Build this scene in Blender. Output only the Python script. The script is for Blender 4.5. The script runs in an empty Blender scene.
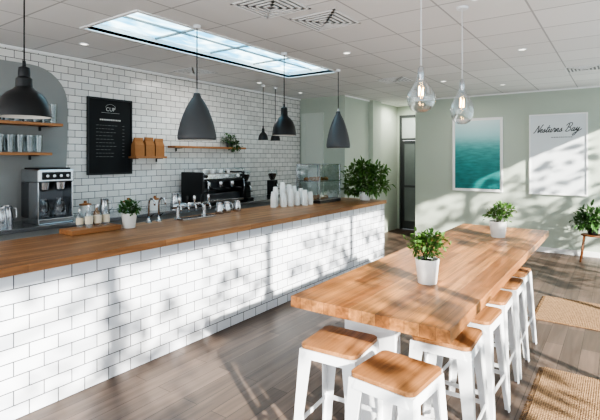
import bpy, bmesh, math, random
from mathutils import Vector, Matrix
random.seed(7)
C = bpy.context.scene.collection
scene = bpy.context.scene
CEIL = 2.93

# ------------------------------------------------------------ materials
def new_mat(name):
    m = bpy.data.materials.new(name); m.use_nodes = True
    nt = m.node_tree
    b = nt.nodes.get("Principled BSDF")
    return m, nt, b

def srgb(r, g, b):
    f = lambda c: (c/255/12.92) if c/255 <= 0.04045 else ((c/255+0.055)/1.055)**2.4
    return (f(r), f(g), f(b), 1)

def simple(name, col, rough=0.5, metal=0.0, var=0.06, scale=6.0, bump=0.0, emit=None, emits=0):
    m, nt, b = new_mat(name)
    tc = nt.nodes.new("ShaderNodeTexCoord")
    n = nt.nodes.new("ShaderNodeTexNoise"); n.inputs["Scale"].default_value = scale
    n.inputs["Detail"].default_value = 3
    nt.links.new(tc.outputs["Object"], n.inputs["Vector"])
    mx = nt.nodes.new("ShaderNodeMix"); mx.data_type = 'RGBA'
    mx.inputs[6].default_value = tuple(c*(1-var) for c in col[:3])+(1,)
    mx.inputs[7].default_value = tuple(min(1, c*(1+var)) for c in col[:3])+(1,)
    nt.links.new(n.outputs["Fac"], mx.inputs[0])
    nt.links.new(mx.outputs[2], b.inputs["Base Color"])
    b.inputs["Roughness"].default_value = rough
    b.inputs["Metallic"].default_value = metal
    if bump:
        bp = nt.nodes.new("ShaderNodeBump"); bp.inputs["Strength"].default_value = bump
        bp.inputs["Distance"].default_value = 0.01
        nt.links.new(n.outputs["Fac"], bp.inputs["Height"])
        nt.links.new(bp.outputs[0], b.inputs["Normal"])
    if emit:
        b.inputs["Emission Color"].default_value = emit
        b.inputs["Emission Strength"].default_value = emits
    return m

def tile_mat(name, w, h, mortar, c1, c2, cm, rough=0.18):
    m, nt, b = new_mat(name)
    geo = nt.nodes.new("ShaderNodeNewGeometry")
    sp = nt.nodes.new("ShaderNodeSeparateXYZ"); nt.links.new(geo.outputs["Position"], sp.inputs[0])
    ad = nt.nodes.new("ShaderNodeMath"); ad.operation = 'ADD'
    nt.links.new(sp.outputs[0], ad.inputs[0]); nt.links.new(sp.outputs[1], ad.inputs[1])
    cb = nt.nodes.new("ShaderNodeCombineXYZ")
    nt.links.new(ad.outputs[0], cb.inputs[0]); nt.links.new(sp.outputs[2], cb.inputs[1])
    br = nt.nodes.new("ShaderNodeTexBrick")
    br.inputs["Scale"].default_value = 1
    br.inputs["Brick Width"].default_value = w
    br.inputs["Row Height"].default_value = h
    br.inputs["Mortar Size"].default_value = mortar
    br.inputs["Mortar Smooth"].default_value = 0.1
    br.inputs["Color1"].default_value = c1; br.inputs["Color2"].default_value = c2
    br.inputs["Mortar"].default_value = cm
    nt.links.new(cb.outputs[0], br.inputs["Vector"])
    nt.links.new(br.outputs["Color"], b.inputs["Base Color"])
    mr = nt.nodes.new("ShaderNodeMapRange"); mr.inputs[3].default_value = rough; mr.inputs[4].default_value = 0.9
    nt.links.new(br.outputs["Fac"], mr.inputs[0]); nt.links.new(mr.outputs[0], b.inputs["Roughness"])
    inv = nt.nodes.new("ShaderNodeMath"); inv.operation = 'SUBTRACT'; inv.inputs[0].default_value = 1
    nt.links.new(br.outputs["Fac"], inv.inputs[1])
    n = nt.nodes.new("ShaderNodeTexNoise"); n.inputs["Scale"].default_value = 9
    nt.links.new(geo.outputs["Position"], n.inputs["Vector"])
    ma = nt.nodes.new("ShaderNodeMath"); ma.operation = 'MULTIPLY_ADD'; ma.inputs[1].default_value = 0.25
    nt.links.new(n.outputs["Fac"], ma.inputs[0]); nt.links.new(inv.outputs[0], ma.inputs[2])
    bp = nt.nodes.new("ShaderNodeBump"); bp.inputs["Strength"].default_value = 0.5; bp.inputs["Distance"].default_value = 0.006
    nt.links.new(ma.outputs[0], bp.inputs["Height"]); nt.links.new(bp.outputs[0], b.inputs["Normal"])
    return m

def plank_mat(name, long_axis, length, width, c1, c2, gap, rough=0.4, mortar=0.0015, grain=0.35, world=False, gscale=1.0):
    m, nt, b = new_mat(name)
    if world:
        src = nt.nodes.new("ShaderNodeNewGeometry").outputs["Position"]
    else:
        src = nt.nodes.new("ShaderNodeTexCoord").outputs["Object"]
    sp = nt.nodes.new("ShaderNodeSeparateXYZ"); nt.links.new(src, sp.inputs[0])
    cb = nt.nodes.new("ShaderNodeCombineXYZ")
    l = 0 if long_axis == 'X' else 1
    nt.links.new(sp.outputs[l], cb.inputs[0]); nt.links.new(sp.outputs[1-l], cb.inputs[1])
    br = nt.nodes.new("ShaderNodeTexBrick"); br.offset = 0.37; br.offset_frequency = 2
    br.inputs["Scale"].default_value = 1
    br.inputs["Brick Width"].default_value = length
    br.inputs["Row Height"].default_value = width
    br.inputs["Mortar Size"].default_value = mortar
    br.inputs["Color1"].default_value = c1; br.inputs["Color2"].default_value = c2
    br.inputs["Mortar"].default_value = gap
    nt.links.new(cb.outputs[0], br.inputs["Vector"])
    cb2 = nt.nodes.new("ShaderNodeCombineXYZ")
    s1 = nt.nodes.new("ShaderNodeMath"); s1.operation = 'MULTIPLY'; s1.inputs[1].default_value = 2.0*gscale
    s2 = nt.nodes.new("ShaderNodeMath"); s2.operation = 'MULTIPLY'; s2.inputs[1].default_value = 34.0*gscale
    s3 = nt.nodes.new("ShaderNodeMath"); s3.operation = 'MULTIPLY'; s3.inputs[1].default_value = 34.0*gscale
    nt.links.new(sp.outputs[l], s1.inputs[0]); nt.links.new(sp.outputs[1-l], s2.inputs[0]); nt.links.new(sp.outputs[2], s3.inputs[0])
    nt.links.new(s1.outputs[0], cb2.inputs[0]); nt.links.new(s2.outputs[0], cb2.inputs[1]); nt.links.new(s3.outputs[0], cb2.inputs[2])
    n = nt.nodes.new("ShaderNodeTexNoise"); n.inputs["Scale"].default_value = 1.0; n.inputs["Detail"].default_value = 5
    n.inputs["Distortion"].default_value = 0.6
    nt.links.new(cb2.outputs[0], n.inputs["Vector"])
    mr = nt.nodes.new("ShaderNodeMapRange"); mr.inputs[1].default_value = 0.3; mr.inputs[2].default_value = 0.7
    mr.inputs[3].default_value = 1-grain; mr.inputs[4].default_value = 1+grain*0.4
    nt.links.new(n.outputs["Fac"], mr.inputs[0])
    vm = nt.nodes.new("ShaderNodeVectorMath"); vm.operation = 'SCALE'
    nt.links.new(br.outputs["Color"], vm.inputs[0]); nt.links.new(mr.outputs[0], vm.inputs["Scale"])
    nt.links.new(vm.outputs[0], b.inputs["Base Color"])
    b.inputs["Roughness"].default_value = rough
    bp = nt.nodes.new("ShaderNodeBump"); bp.inputs["Strength"].default_value = 0.15; bp.inputs["Distance"].default_value = 0.003
    nt.links.new(mr.outputs[0], bp.inputs["Height"]); nt.links.new(bp.outputs[0], b.inputs["Normal"])
    return m

def glass_mat(name, tint=(0.95, 0.98, 1, 1), refl=0.12, edge=0.5):
    m = bpy.data.materials.new(name); m.use_nodes = True
    nt = m.node_tree; nt.nodes.clear()
    o = nt.nodes.new("ShaderNodeOutputMaterial")
    t = nt.nodes.new("ShaderNodeBsdfTransparent"); t.inputs[0].default_value = tint
    g = nt.nodes.new("ShaderNodeBsdfGlossy"); g.inputs["Roughness"].default_value = 0.05
    lw = nt.nodes.new("ShaderNodeLayerWeight"); lw.inputs[0].default_value = 0.3
    mr = nt.nodes.new("ShaderNodeMapRange"); mr.inputs[3].default_value = refl; mr.inputs[4].default_value = edge
    nt.links.new(lw.outputs["Facing"], mr.inputs[0])
    mx = nt.nodes.new("ShaderNodeMixShader")
    nt.links.new(mr.outputs[0], mx.inputs[0]); nt.links.new(t.outputs[0], mx.inputs[1]); nt.links.new(g.outputs[0], mx.inputs[2])
    nt.links.new(mx.outputs[0], o.inputs[0])
    return m

def frosted_mat(name):
    m = bpy.data.materials.new(name); m.use_nodes = True
    nt = m.node_tree; nt.nodes.clear()
    o = nt.nodes.new("ShaderNodeOutputMaterial")
    tc = nt.nodes.new("ShaderNodeTexCoord")
    mp = nt.nodes.new("ShaderNodeMapping"); mp.inputs["Scale"].default_value=(2.2,1.0,1); mp.inputs["Rotation"].default_value=(0,0,.6)
    nz = nt.nodes.new("ShaderNodeTexNoise"); nz.inputs["Scale"].default_value=2.2; nz.inputs["Detail"].default_value=5; nz.inputs["Distortion"].default_value=1.0
    nt.links.new(tc.outputs["Object"],mp.inputs[0]); nt.links.new(mp.outputs[0],nz.inputs["Vector"])
    cr = nt.nodes.new("ShaderNodeValToRGB"); cr.color_ramp.elements[0].position=.38; cr.color_ramp.elements[1].position=.62
    cr.color_ramp.elements[0].color=(0.34,0.62,0.78,1); cr.color_ramp.elements[1].color=(0.86,0.97,1,1)
    nt.links.new(nz.outputs["Fac"],cr.inputs[0])
    t = nt.nodes.new("ShaderNodeBsdfTranslucent"); nt.links.new(cr.outputs[0],t.inputs[0])
    p = nt.nodes.new("ShaderNodeBsdfTransparent"); nt.links.new(cr.outputs[0],p.inputs[0])
    mx = nt.nodes.new("ShaderNodeMixShader"); mx.inputs[0].default_value=.14
    nt.links.new(t.outputs[0],mx.inputs[1]); nt.links.new(p.outputs[0],mx.inputs[2]); nt.links.new(mx.outputs[0],o.inputs[0])
    return m

def leaf_mat(name, c1, c2):
    m = simple(name, c1, 0.5)
    nt = m.node_tree
    mx = [n for n in nt.nodes if n.type == 'MIX'][0]
    mx.inputs[6].default_value = c1; mx.inputs[7].default_value = c2
    n = [n for n in nt.nodes if n.type == 'TEX_NOISE'][0]; n.inputs["Scale"].default_value = 30
    return m

M = {}
M['tile_counter'] = tile_mat("glazed_tile_counter", 0.19, 0.0945, 0.0032, srgb(230,233,239), srgb(212,216,225), srgb(60,63,70), 0.12)
M['tile_wall'] = tile_mat("glazed_tile_wall", 0.17, 0.085, 0.0032, srgb(228,226,223), srgb(214,212,209), srgb(84,82,80), 0.2)
M['sage'] = simple("sage_paint", srgb(182,191,179), 0.8, var=0.03, scale=2)
M['sage_light'] = simple("pale_sage_panel", srgb(200,207,198), 0.6, var=0.03, scale=2)
M['grey_paint'] = simple("grey_paint", srgb(146,148,147), 0.8, var=0.04, scale=2)
M['white_paint'] = simple("white_paint", srgb(234,234,234), 0.6, var=0.02)
M['floor'] = plank_mat("floor_planks", 'Y', 1.3, 0.14, srgb(112,95,84), srgb(86,73,64), srgb(42,34,29), 0.42, 0.002, 0.38, world=True, gscale=0.6)
M['counter_wood'] = plank_mat("oak_counter", 'Y', 1.1, 0.07, srgb(184,134,92), srgb(150,104,68), srgb(98,66,42), 0.36, 0.0008, 0.45)
M['table_wood'] = plank_mat("oak_table", 'Y', 0.9, 0.075, srgb(200,142,90), srgb(150,98,58), srgb(92,60,36), 0.30, 0.0008, 0.52)
M['seat_wood'] = plank_mat("oak_seat", 'Y', 2, 0.08, srgb(182,132,90), srgb(156,110,72), srgb(128,88,56), 0.45, 0.0005, 0.45)
M['shelf_wood'] = plank_mat("shelf_oak", 'Y', 3, 0.3, srgb(176,124,82), srgb(166,116,76), srgb(120,80,50), 0.5, 0.0005, 0.3)
M['white_metal'] = simple("white_enamel", srgb(226,228,231), 0.35, var=0.02)
M['black_metal'] = simple("black_enamel", srgb(28,29,31), 0.35, var=0.1)
M['grey_metal'] = simple("grey_enamel", srgb(76,78,81), 0.5, var=0.06)
M['lamp_inside'] = simple("lamp_inside", srgb(215,212,205), 0.5)
M['steel'] = simple("brushed_steel", (0.6,0.61,0.63,1), 0.25, 1.0, var=0.08)
M['dark_steel'] = simple("dark_steel", (0.14,0.145,0.155,1), 0.32, 0.8, var=0.1)
M['ceramic'] = simple("white_ceramic", srgb(230,230,228), 0.3, var=0.02)
M['paper'] = simple("white_paper", srgb(236,236,234), 0.8, var=0.02)
M['kraft'] = simple("kraft_paper", srgb(166,118,78), 0.9, var=0.12, scale=20, bump=0.3)
M['leaf'] = leaf_mat("leaf_green", srgb(44,80,36), srgb(112,150,78))
M['leaf_dark'] = leaf_mat("leaf_dark_green", srgb(34,62,32), srgb(86,126,66))
M['stem'] = simple("stem_green", srgb(80,92,50), 0.7)
M['soil'] = simple("soil", srgb(52,40,32), 0.95, var=0.3, scale=60, bump=0.8)
M['glass'] = glass_mat("clear_glass")
M['glass_lamp'] = glass_mat("lamp_glass",(0.93,0.95,0.97,1),0.08,0.8)
M['glass_shelf'] = glass_mat("tumbler_glass",(0.93,0.96,0.97,1),0.06,0.65)
M['glass_thin'] = glass_mat("window_glass", (0.97,0.99,1,1), 0.04, 0.3)
M['glass_sky'] = frosted_mat("skylight_panel")
M['board'] = simple("chalkboard", srgb(30,32,34), 0.8, var=0.15, scale=4)
M['chalk'] = simple("chalk", srgb(200,200,196), 0.9)
M['chalk_faint'] = simple("chalk_faint", srgb(130,131,130), 0.9)
M['ink'] = simple("ink", srgb(32,38,46), 0.8)
M['poster_paper'] = simple("pale_poster", srgb(218,223,226), 0.7, var=0.04, scale=2)
M['bulb'] = simple("warm_filament", srgb(255,190,110), 0.5, emit=(1,0.55,0.2,1), emits=45)
M['down'] = simple("downlight_lens", srgb(250,248,240), 0.5, emit=(1,0.95,0.85,1), emits=1.8)
M['black_plastic'] = simple("black_plastic", srgb(24,24,26), 0.4)
M['amber'] = simple("amber_syrup", srgb(150,110,70), 0.15)
M['cream'] = simple("cream_label", srgb(225,215,195), 0.7)
M['dark_glass'] = simple("dark_glass", srgb(118,126,124), 0.25, var=0.1)
M['transom'] = simple("transom_glass", srgb(196,204,201), 0.3, var=0.1)
M['door_grey'] = simple("door_grey", srgb(72,76,76), 0.5, var=0.05)
M['bark'] = simple("bark", srgb(90,72,58), 0.9, var=0.3, scale=12, bump=0.8)
M['leather'] = simple("walnut_stand", srgb(110,70,42), 0.5, var=0.2, scale=14)

def ceil_mat():
    m, nt, b = new_mat("acoustic_ceiling")
    geo = nt.nodes.new("ShaderNodeNewGeometry")
    br = nt.nodes.new("ShaderNodeTexBrick"); br.offset = 0
    br.inputs["Scale"].default_value = 1
    br.inputs["Brick Width"].default_value = 0.6; br.inputs["Row Height"].default_value = 0.6
    br.inputs["Mortar Size"].default_value = 0.008
    br.inputs["Color1"].default_value = srgb(226,225,224); br.inputs["Color2"].default_value = srgb(217,216,215)
    br.inputs["Mortar"].default_value = srgb(176,175,175)
    nt.links.new(geo.outputs["Position"], br.inputs["Vector"])
    n = nt.nodes.new("ShaderNodeTexNoise"); n.inputs["Scale"].default_value = 90
    nt.links.new(geo.outputs["Position"], n.inputs["Vector"])
    nt.links.new(br.outputs["Color"], b.inputs["Base Color"])
    b.inputs["Roughness"].default_value = 0.85
    bp = nt.nodes.new("ShaderNodeBump"); bp.inputs["Strength"].default_value = 0.2; bp.inputs["Distance"].default_value = 0.004
    nt.links.new(n.outputs["Fac"], bp.inputs["Height"]); nt.links.new(bp.outputs[0], b.inputs["Normal"])
    return m
M['ceiling'] = ceil_mat()

def jute_mat():
    m, nt, b = new_mat("jute_weave")
    tc = nt.nodes.new("ShaderNodeTexCoord")
    w1 = nt.nodes.new("ShaderNodeTexWave"); w1.bands_direction = 'Y'; w1.inputs["Scale"].default_value = 14; w1.inputs["Distortion"].default_value = 1.5
    w2 = nt.nodes.new("ShaderNodeTexWave"); w2.bands_direction = 'X'; w2.inputs["Scale"].default_value = 22; w2.inputs["Distortion"].default_value = 1.5
    n = nt.nodes.new("ShaderNodeTexNoise"); n.inputs["Scale"].default_value = 40
    for w in (w1, w2, n): nt.links.new(tc.outputs["Object"], w.inputs["Vector"])
    mu = nt.nodes.new("ShaderNodeMath"); mu.operation = 'MULTIPLY'
    nt.links.new(w1.outputs["Fac"], mu.inputs[0]); nt.links.new(w2.outputs["Fac"], mu.inputs[1])
    ad = nt.nodes.new("ShaderNodeMath"); ad.operation = 'ADD'
    nt.links.new(mu.outputs[0], ad.inputs[0]); nt.links.new(n.outputs["Fac"], ad.inputs[1])
    cr = nt.nodes.new("ShaderNodeValToRGB")
    cr.color_ramp.elements[0].position = 0.3; cr.color_ramp.elements[0].color = srgb(100,76,54)
    cr.color_ramp.elements[1].position = 1.0; cr.color_ramp.elements[1].color = srgb(170,138,104)
    nt.links.new(ad.outputs[0], cr.inputs[0]); nt.links.new(cr.outputs[0], b.inputs["Base Color"])
    b.inputs["Roughness"].default_value = 0.95
    bp = nt.nodes.new("ShaderNodeBump"); bp.inputs["Strength"].default_value = 0.6; bp.inputs["Distance"].default_value = 0.01
    nt.links.new(ad.outputs[0], bp.inputs["Height"]); nt.links.new(bp.outputs[0], b.inputs["Normal"])
    return m
M['jute'] = jute_mat()

def sea_mat():
    m, nt, b = new_mat("sea_print")
    tc = nt.nodes.new("ShaderNodeTexCoord")
    sp = nt.nodes.new("ShaderNodeSeparateXYZ"); nt.links.new(tc.outputs["Generated"], sp.inputs[0])
    mp = nt.nodes.new("ShaderNodeMapping"); mp.inputs["Scale"].default_value = (3, 1, 22)
    nt.links.new(tc.outputs["Generated"], mp.inputs[0])
    n = nt.nodes.new("ShaderNodeTexNoise"); n.inputs["Scale"].default_value = 1.6; n.inputs["Detail"].default_value = 5
    nt.links.new(mp.outputs[0], n.inputs["Vector"])
    cr = nt.nodes.new("ShaderNodeValToRGB"); e = cr.color_ramp.elements
    e[0].position = 0; e[0].color = srgb(40,120,120)
    e[1].position = 1; e[1].color = srgb(206,226,228)
    for p, c in ((0.35, (54,136,134)), (0.56, (78,154,152)), (0.66, (112,178,178)), (0.78, (164,208,210))):
        x = e.new(p); x.color = srgb(*c)
    nt.links.new(sp.outputs[2], cr.inputs[0])
    mr = nt.nodes.new("ShaderNodeMapRange"); mr.inputs[1].default_value = 0.3; mr.inputs[2].default_value = 0.7
    mr.inputs[3].default_value = 0.80; mr.inputs[4].default_value = 1.2
    nt.links.new(n.outputs["Fac"], mr.inputs[0])
    lt = nt.nodes.new("ShaderNodeMapRange"); lt.inputs[1].default_value=.6; lt.inputs[2].default_value=.76; lt.inputs[3].default_value=1; lt.inputs[4].default_value=0
    nt.links.new(sp.outputs[2], lt.inputs[0])
    mxf = nt.nodes.new("ShaderNodeMix"); mxf.inputs[2].default_value = 1.0
    nt.links.new(lt.outputs[0], mxf.inputs[0]); nt.links.new(mr.outputs[0], mxf.inputs[3])
    vm = nt.nodes.new("ShaderNodeVectorMath"); vm.operation = 'SCALE'
    nt.links.new(cr.outputs[0], vm.inputs[0]); nt.links.new(mxf.outputs[0], vm.inputs["Scale"])
    nt.links.new(vm.outputs[0], b.inputs["Base Color"]); b.inputs["Roughness"].default_value = 0.5
    return m
M['sea'] = sea_mat()

# ------------------------------------------------------------ mesh helpers
def mk(name, verts, faces, mat, parent=None, loc=(0,0,0), smooth=False, rot=None):
    me = bpy.data.meshes.new(name); me.from_pydata([tuple(v) for v in verts], [], faces); me.update()
    bm = bmesh.new(); bm.from_mesh(me); bmesh.ops.recalc_face_normals(bm, faces=bm.faces); bm.to_mesh(me); bm.free()
    if smooth:
        for p in me.polygons: p.use_smooth = True
    if mat: me.materials.append(mat)
    o = bpy.data.objects.new(name, me); o.location = loc
    if rot: o.rotation_euler = rot
    if parent: o.parent = parent
    C.objects.link(o)
    return o

def boxdata(x0,x1,y0,y1,z0,z1):
    v = [(x0,y0,z0),(x1,y0,z0),(x1,y1,z0),(x0,y1,z0),(x0,y0,z1),(x1,y0,z1),(x1,y1,z1),(x0,y1,z1)]
    f = [(0,3,2,1),(4,5,6,7),(0,1,5,4),(1,2,6,5),(2,3,7,6),(3,0,4,7)]
    return v, f

def multibox(name, boxes, mat, parent=None, loc=(0,0,0), bevel=0, rot=None):
    V=[];F=[]
    for bx in boxes:
        v,f = boxdata(*bx); o=len(V); V+=v; F+=[tuple(i+o for i in q) for q in f]
    ob = mk(name, V, F, mat, parent, loc, rot=rot)
    if bevel: addbevel(ob, bevel)
    return ob

def addbevel(ob, w, seg=2):
    md = ob.modifiers.new("bevel", 'BEVEL'); md.width = w; md.segments = seg; md.limit_method = 'ANGLE'

def box(name, x0,x1,y0,y1,z0,z1, mat, parent=None, bevel=0):
    cx,cy,cz = (x0+x1)/2,(y0+y1)/2,(z0+z1)/2
    return multibox(name, [(x0-cx,x1-cx,y0-cy,y1-cy,z0-cz,z1-cz)], mat, parent, (cx,cy,cz), bevel)

def lathe(name, prof, mat, parent=None, loc=(0,0,0), seg=32, smooth=True, rot=None, scale=None):
    V=[];F=[]
    n=len(prof)
    for r,z in prof:
        for i in range(seg):
            a=2*math.pi*i/seg; V.append((max(r,0.0002)*math.cos(a),max(r,0.0002)*math.sin(a),z))
    for j in range(n-1):
        for i in range(seg):
            k=(i+1)%seg
            F.append((j*seg+i,j*seg+k,(j+1)*seg+k,(j+1)*seg+i))
    o = mk(name, V, F, mat, parent, loc, rot=rot)
    if smooth:
        for p in o.data.polygons: p.use_smooth=True
        try: o.data.set_sharp_from_angle(angle=math.radians(40))
        except Exception: pass
    return o

def tubedata(pts, r, seg=8, r2=None):
    pts=[Vector(p) for p in pts]; V=[];F=[]
    up0=Vector((0,0,1)); prev=None
    for i,p in enumerate(pts):
        d=(pts[min(i+1,len(pts)-1)]-pts[max(i-1,0)]).normalized()
        if prev is None:
            ref = up0 if abs(d.z)<0.9 else Vector((1,0,0))
            u=d.cross(ref).normalized()
        else:
            u=(prev-d*prev.dot(d)).normalized()
        prev=u; w=d.cross(u)
        rr = r if r2 is None else r+(r2-r)*i/(len(pts)-1)
        for k in range(seg):
            a=2*math.pi*k/seg; V.append(p+u*rr*math.cos(a)+w*rr*math.sin(a))
    for j in range(len(pts)-1):
        for k in range(seg):
            l=(k+1)%seg; F.append((j*seg+k,j*seg+l,(j+1)*seg+l,(j+1)*seg+k))
    F.append(tuple(range(seg))[::-1]); F.append(tuple((len(pts)-1)*seg+k for k in range(seg)))
    return V,F

def tube(name, pts, r, mat, parent=None, loc=(0,0,0), seg=8, r2=None):
    V,F=tubedata(pts,r,seg,r2)
    return mk(name,V,F,mat,parent,loc,smooth=True)

def tubes(name, list_pts, r, mat, parent=None, loc=(0,0,0), seg=6, r2=None):
    V=[];F=[]
    for p in list_pts:
        v,f=tubedata(p,r,seg,r2); o=len(V); V+=v; F+=[tuple(i+o for i in q) for q in f]
    return mk(name,V,F,mat,parent,loc,smooth=True)

def smoothpts(P, sub=5):
    P=[Vector(p) for p in P]
    if len(P)<3: return P
    Q=[P[0]*2-P[1]]+P+[P[-1]*2-P[-2]]
    out=[]
    for i in range(1,len(Q)-2):
        a,b,c,d=Q[i-1],Q[i],Q[i+1],Q[i+2]
        for k in range(sub):
            t=k/sub
            out.append(0.5*((2*b)+(c-a)*t+(2*a-5*b+4*c-d)*t*t+(3*b-a-3*c+d)*t*t*t))
    out.append(P[-1]); return out

def thing(name, label, cat, loc=(0,0,0), group=None, rotz=0):
    e=bpy.data.objects.new(name,None); e.empty_display_size=0.1; e.location=loc; e.rotation_euler[2]=rotz
    C.objects.link(e); tag(e,label,cat,group); return e
def tag(o,label,cat,group=None):
    o["label"]=label; o["category"]=cat
    if group: o["group"]=group
def struct(o,label=None,cat=None):
    o["kind"]="structure"; 
    if label: o["label"]=label
    o["category"]=cat or o.name.split('_')[0]
    return o

def copy_thing(root, loc, rotz=None, label=None):
    r=root.copy(); r.location=loc
    if rotz is not None: r.rotation_euler[2]=rotz
    if label: r["label"]=label
    C.objects.link(r)
    def rec(src,dst):
        for c in src.children:
            k=c.copy(); k.parent=dst; C.objects.link(k); rec(c,k)
    rec(root,r)
    return r

# ------------------------------------------------------------ room shell
XW=-5.45; YJ=7.67; XC=-4.38; YD=10.2; YR=9.2; XR=1.0; YB=-2.2; XCOR=-3.54
fl=box("floor",XW-0.2,XR+0.2,YB,YD+0.3,-0.1,0,M['floor']); struct(fl,"brown wood plank floor")
SX0,SX1,SY0,SY1=-4.12,-3.29,2.28,5.5
ce=multibox("ceiling",[(XW-0.2,SX0,YB,YD+0.3,CEIL,CEIL+0.03),(SX1,XR+0.2,YB,YD+0.3,CEIL,CEIL+0.03),
   (SX0,SX1,YB,SY0,CEIL,CEIL+0.03),(SX0,SX1,SY1,YD+0.3,CEIL,CEIL+0.03)],M['ceiling']); struct(ce,"suspended white acoustic tile ceiling")
wl=box("wall_left",XW-0.15,XW,YB,YJ,0,CEIL,M['tile_wall']); struct(wl,"white glazed brick tiled wall")
w=box("wall_jog",XW-0.15,XC,YJ,YJ+0.12,0,CEIL,M['sage']); struct(w,"sage green painted wall")
w=multibox("wall_corridor",[(XC-0.12,XC,YJ+0.12,YD+0.1,0,CEIL),(XC,XC+.10,8.7,9.1,0,CEIL)],M['sage']); struct(w,"sage green painted wall with shallow pier")
w=multibox("wall_end",[(XC,XC+0.06,YD,YD+0.12,0,CEIL),(XC+0.86,XCOR,YD,YD+0.12,0,CEIL),(XC+0.06,XC+0.86,YD,YD+0.12,2.72,CEIL)],M['sage']); struct(w,"sage green painted wall")
w=multibox("wall_right",[(XCOR,XR+0.2,YR,YR+0.12,0,CEIL),(XCOR,XCOR+0.12,YR+0.12,YD+0.12,0,CEIL)],M['sage']); struct(w,"sage green painted wall")
y0,y1,zt=0.6,2.80,2.76
prof=[(y0,0.0),(y1-0.02,0.0),(y1-0.04,1.35)]
prof+= [(y1-0.01,1.7),(y1,2.0),(y1,2.3)]
for i in range(1,9):
    a=i/8*math.pi/2; prof.append((y1-0.42+0.42*math.cos(a),2.34+0.42*math.sin(a)))
prof.append((y0,zt))
n=len(prof)
V=[(0,p[0],p[1]) for p in prof]+[(0.02,p[0],p[1]) for p in prof]
F=[tuple(range(n)),tuple(range(2*n-1,n-1,-1))]+[(i,(i+1)%n,n+(i+1)%n,n+i) for i in range(n)]
g=mk("wall_niche",V,F,M['grey_paint'],None,(XW,0,0)); struct(g,"grey painted round-cornered wall panel")
b_=box("baseboard_right",XCOR,XR,YR-0.015,YR,0,0.09,M['white_paint']); struct(b_,"white baseboard")
b_=box("baseboard_corridor",XC,XC+0.015,YJ+0.12,8.7,0,0.09,M['white_paint']); struct(b_,"white baseboard")
t=multibox("trim_1",[(XCOR,XR,YR-0.02,YR,CEIL-0.025,CEIL),(XC,XC+0.02,YJ,8.7,CEIL-0.025,CEIL),(XW,XW+0.02,YB,YJ,CEIL-0.025,CEIL)],M['white_paint']); struct(t,"white ceiling edge trim")
d2=thing("door_2","pale sage panelled door behind the counter","door",(-5.13,YJ-0.001,0)); d2["kind"]="structure"
multibox("architrave",[(-.27,-.23,-.03,0,0,2.62),(.23,.27,-.03,0,0,2.62),(-.23,.23,-.03,0,2.58,2.62)],M['sage_light'],d2)
multibox("door_leaf",[(-.23,.23,-.015,0,0,2.58),(-.23,-.17,-.022,-.015,0,2.58),(.17,.23,-.022,-.015,0,2.58),(-.17,.17,-.022,-.015,2.48,2.58),(-.17,.17,-.022,-.015,1.45,1.55)],M['sage_light'],d2)

d=thing("door_1","dark framed glass door in the corridor with pane above","door",(XC+0.46,YD+0.03,0)); d["kind"]="structure"
multibox("door_frame",[(-0.40,-0.35,-0.03,0.05,0,2.72),(0.35,0.40,-0.03,0.05,0,2.72),(-0.35,0.35,-0.03,0.05,2.66,2.72),(-0.35,0.35,-0.03,0.05,2.12,2.17)],M['door_grey'],d)
multibox("door_leaf",[(-0.35,-0.29,-0.01,0.03,0.01,2.11),(0.29,0.35,-0.01,0.03,0.01,2.11),(-0.29,0.29,-0.01,0.03,0.01,.2),(-0.29,0.29,-0.01,0.03,2.04,2.11),(-0.29,0.29,-0.01,0.03,1.0,1.05),(-.02,.02,-.01,.03,.2,2.04)],M['door_grey'],d)
box("door_pane",-0.29,0.29,0.0,0.02,0.2,2.04,M['dark_glass'],d)
box("transom_pane",-0.35,0.35,0.0,0.02,2.17,2.66,M['transom'],d)
tube("door_handle",[(0.31,-0.08,0.85),(0.31,-0.08,1.25)],0.012,M['steel'],d)

# window wall right (outside frame)
wb=[(XR,XR+0.15,YB,YR,0,0.25),(XR,XR+0.15,YB,YR,2.86,CEIL)]
ww=multibox("wall_windows",wb,M['sage']); struct(ww,"low sage wall below full-height windows")
yy=YB
wi=3
while yy<YR-0.1:
    y2=min(yy+1.9,YR)
    o=thing("window_%d"%wi,"tall white framed window","window",(XR+0.07,yy,0.25)); o["kind"]="structure"
    L=y2-yy
    multibox("window_frame",[(-0.03,0.03,0,0.03,0,2.61),(-0.03,0.03,L-0.03,L,0,2.61),(-0.03,0.03,0.03,L-0.03,0,0.04),(-0.03,0.03,0.03,L-0.03,2.57,2.61)],M['white_paint'],o)
    box("window_pane",-0.003,0.003,0.03,L-0.03,0.04,2.57,M['glass_thin'],o)
    yy=y2; wi+=1

# skylight, recessed
s=thing("window_1","long rectangular skylight with white frame and pale blue panes","skylight",((SX0+SX1)/2,(SY0+SY1)/2,CEIL)); s["kind"]="structure"
hx=(SX1-SX0)/2; hy=(SY1-SY0)/2
fr=[(-hx-0.03,-hx,-hy-0.03,hy+0.03,-0.012,0.09),(hx,hx+0.03,-hy-0.03,hy+0.03,-0.012,0.09),(-hx,hx,-hy-0.03,-hy,-0.012,0.09),(-hx,hx,hy,hy+0.03,-0.012,0.09)]
multibox("skylight_frame",fr,M['white_paint'],s)
bars=[]
for k in range(1,4):
    yb=-hy+2*hy*k/4; bars.append((-hx,hx,yb-0.010,yb+0.010,0.06,0.079))
bars.append((-.006,.006,-hy,hy,0.06,0.079))
multibox("glazing_bar",bars,M['grey_paint'],s)
box("skylight_pane",-hx,hx,-hy,hy,0.08,0.0802,M['glass_sky'],s)

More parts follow.
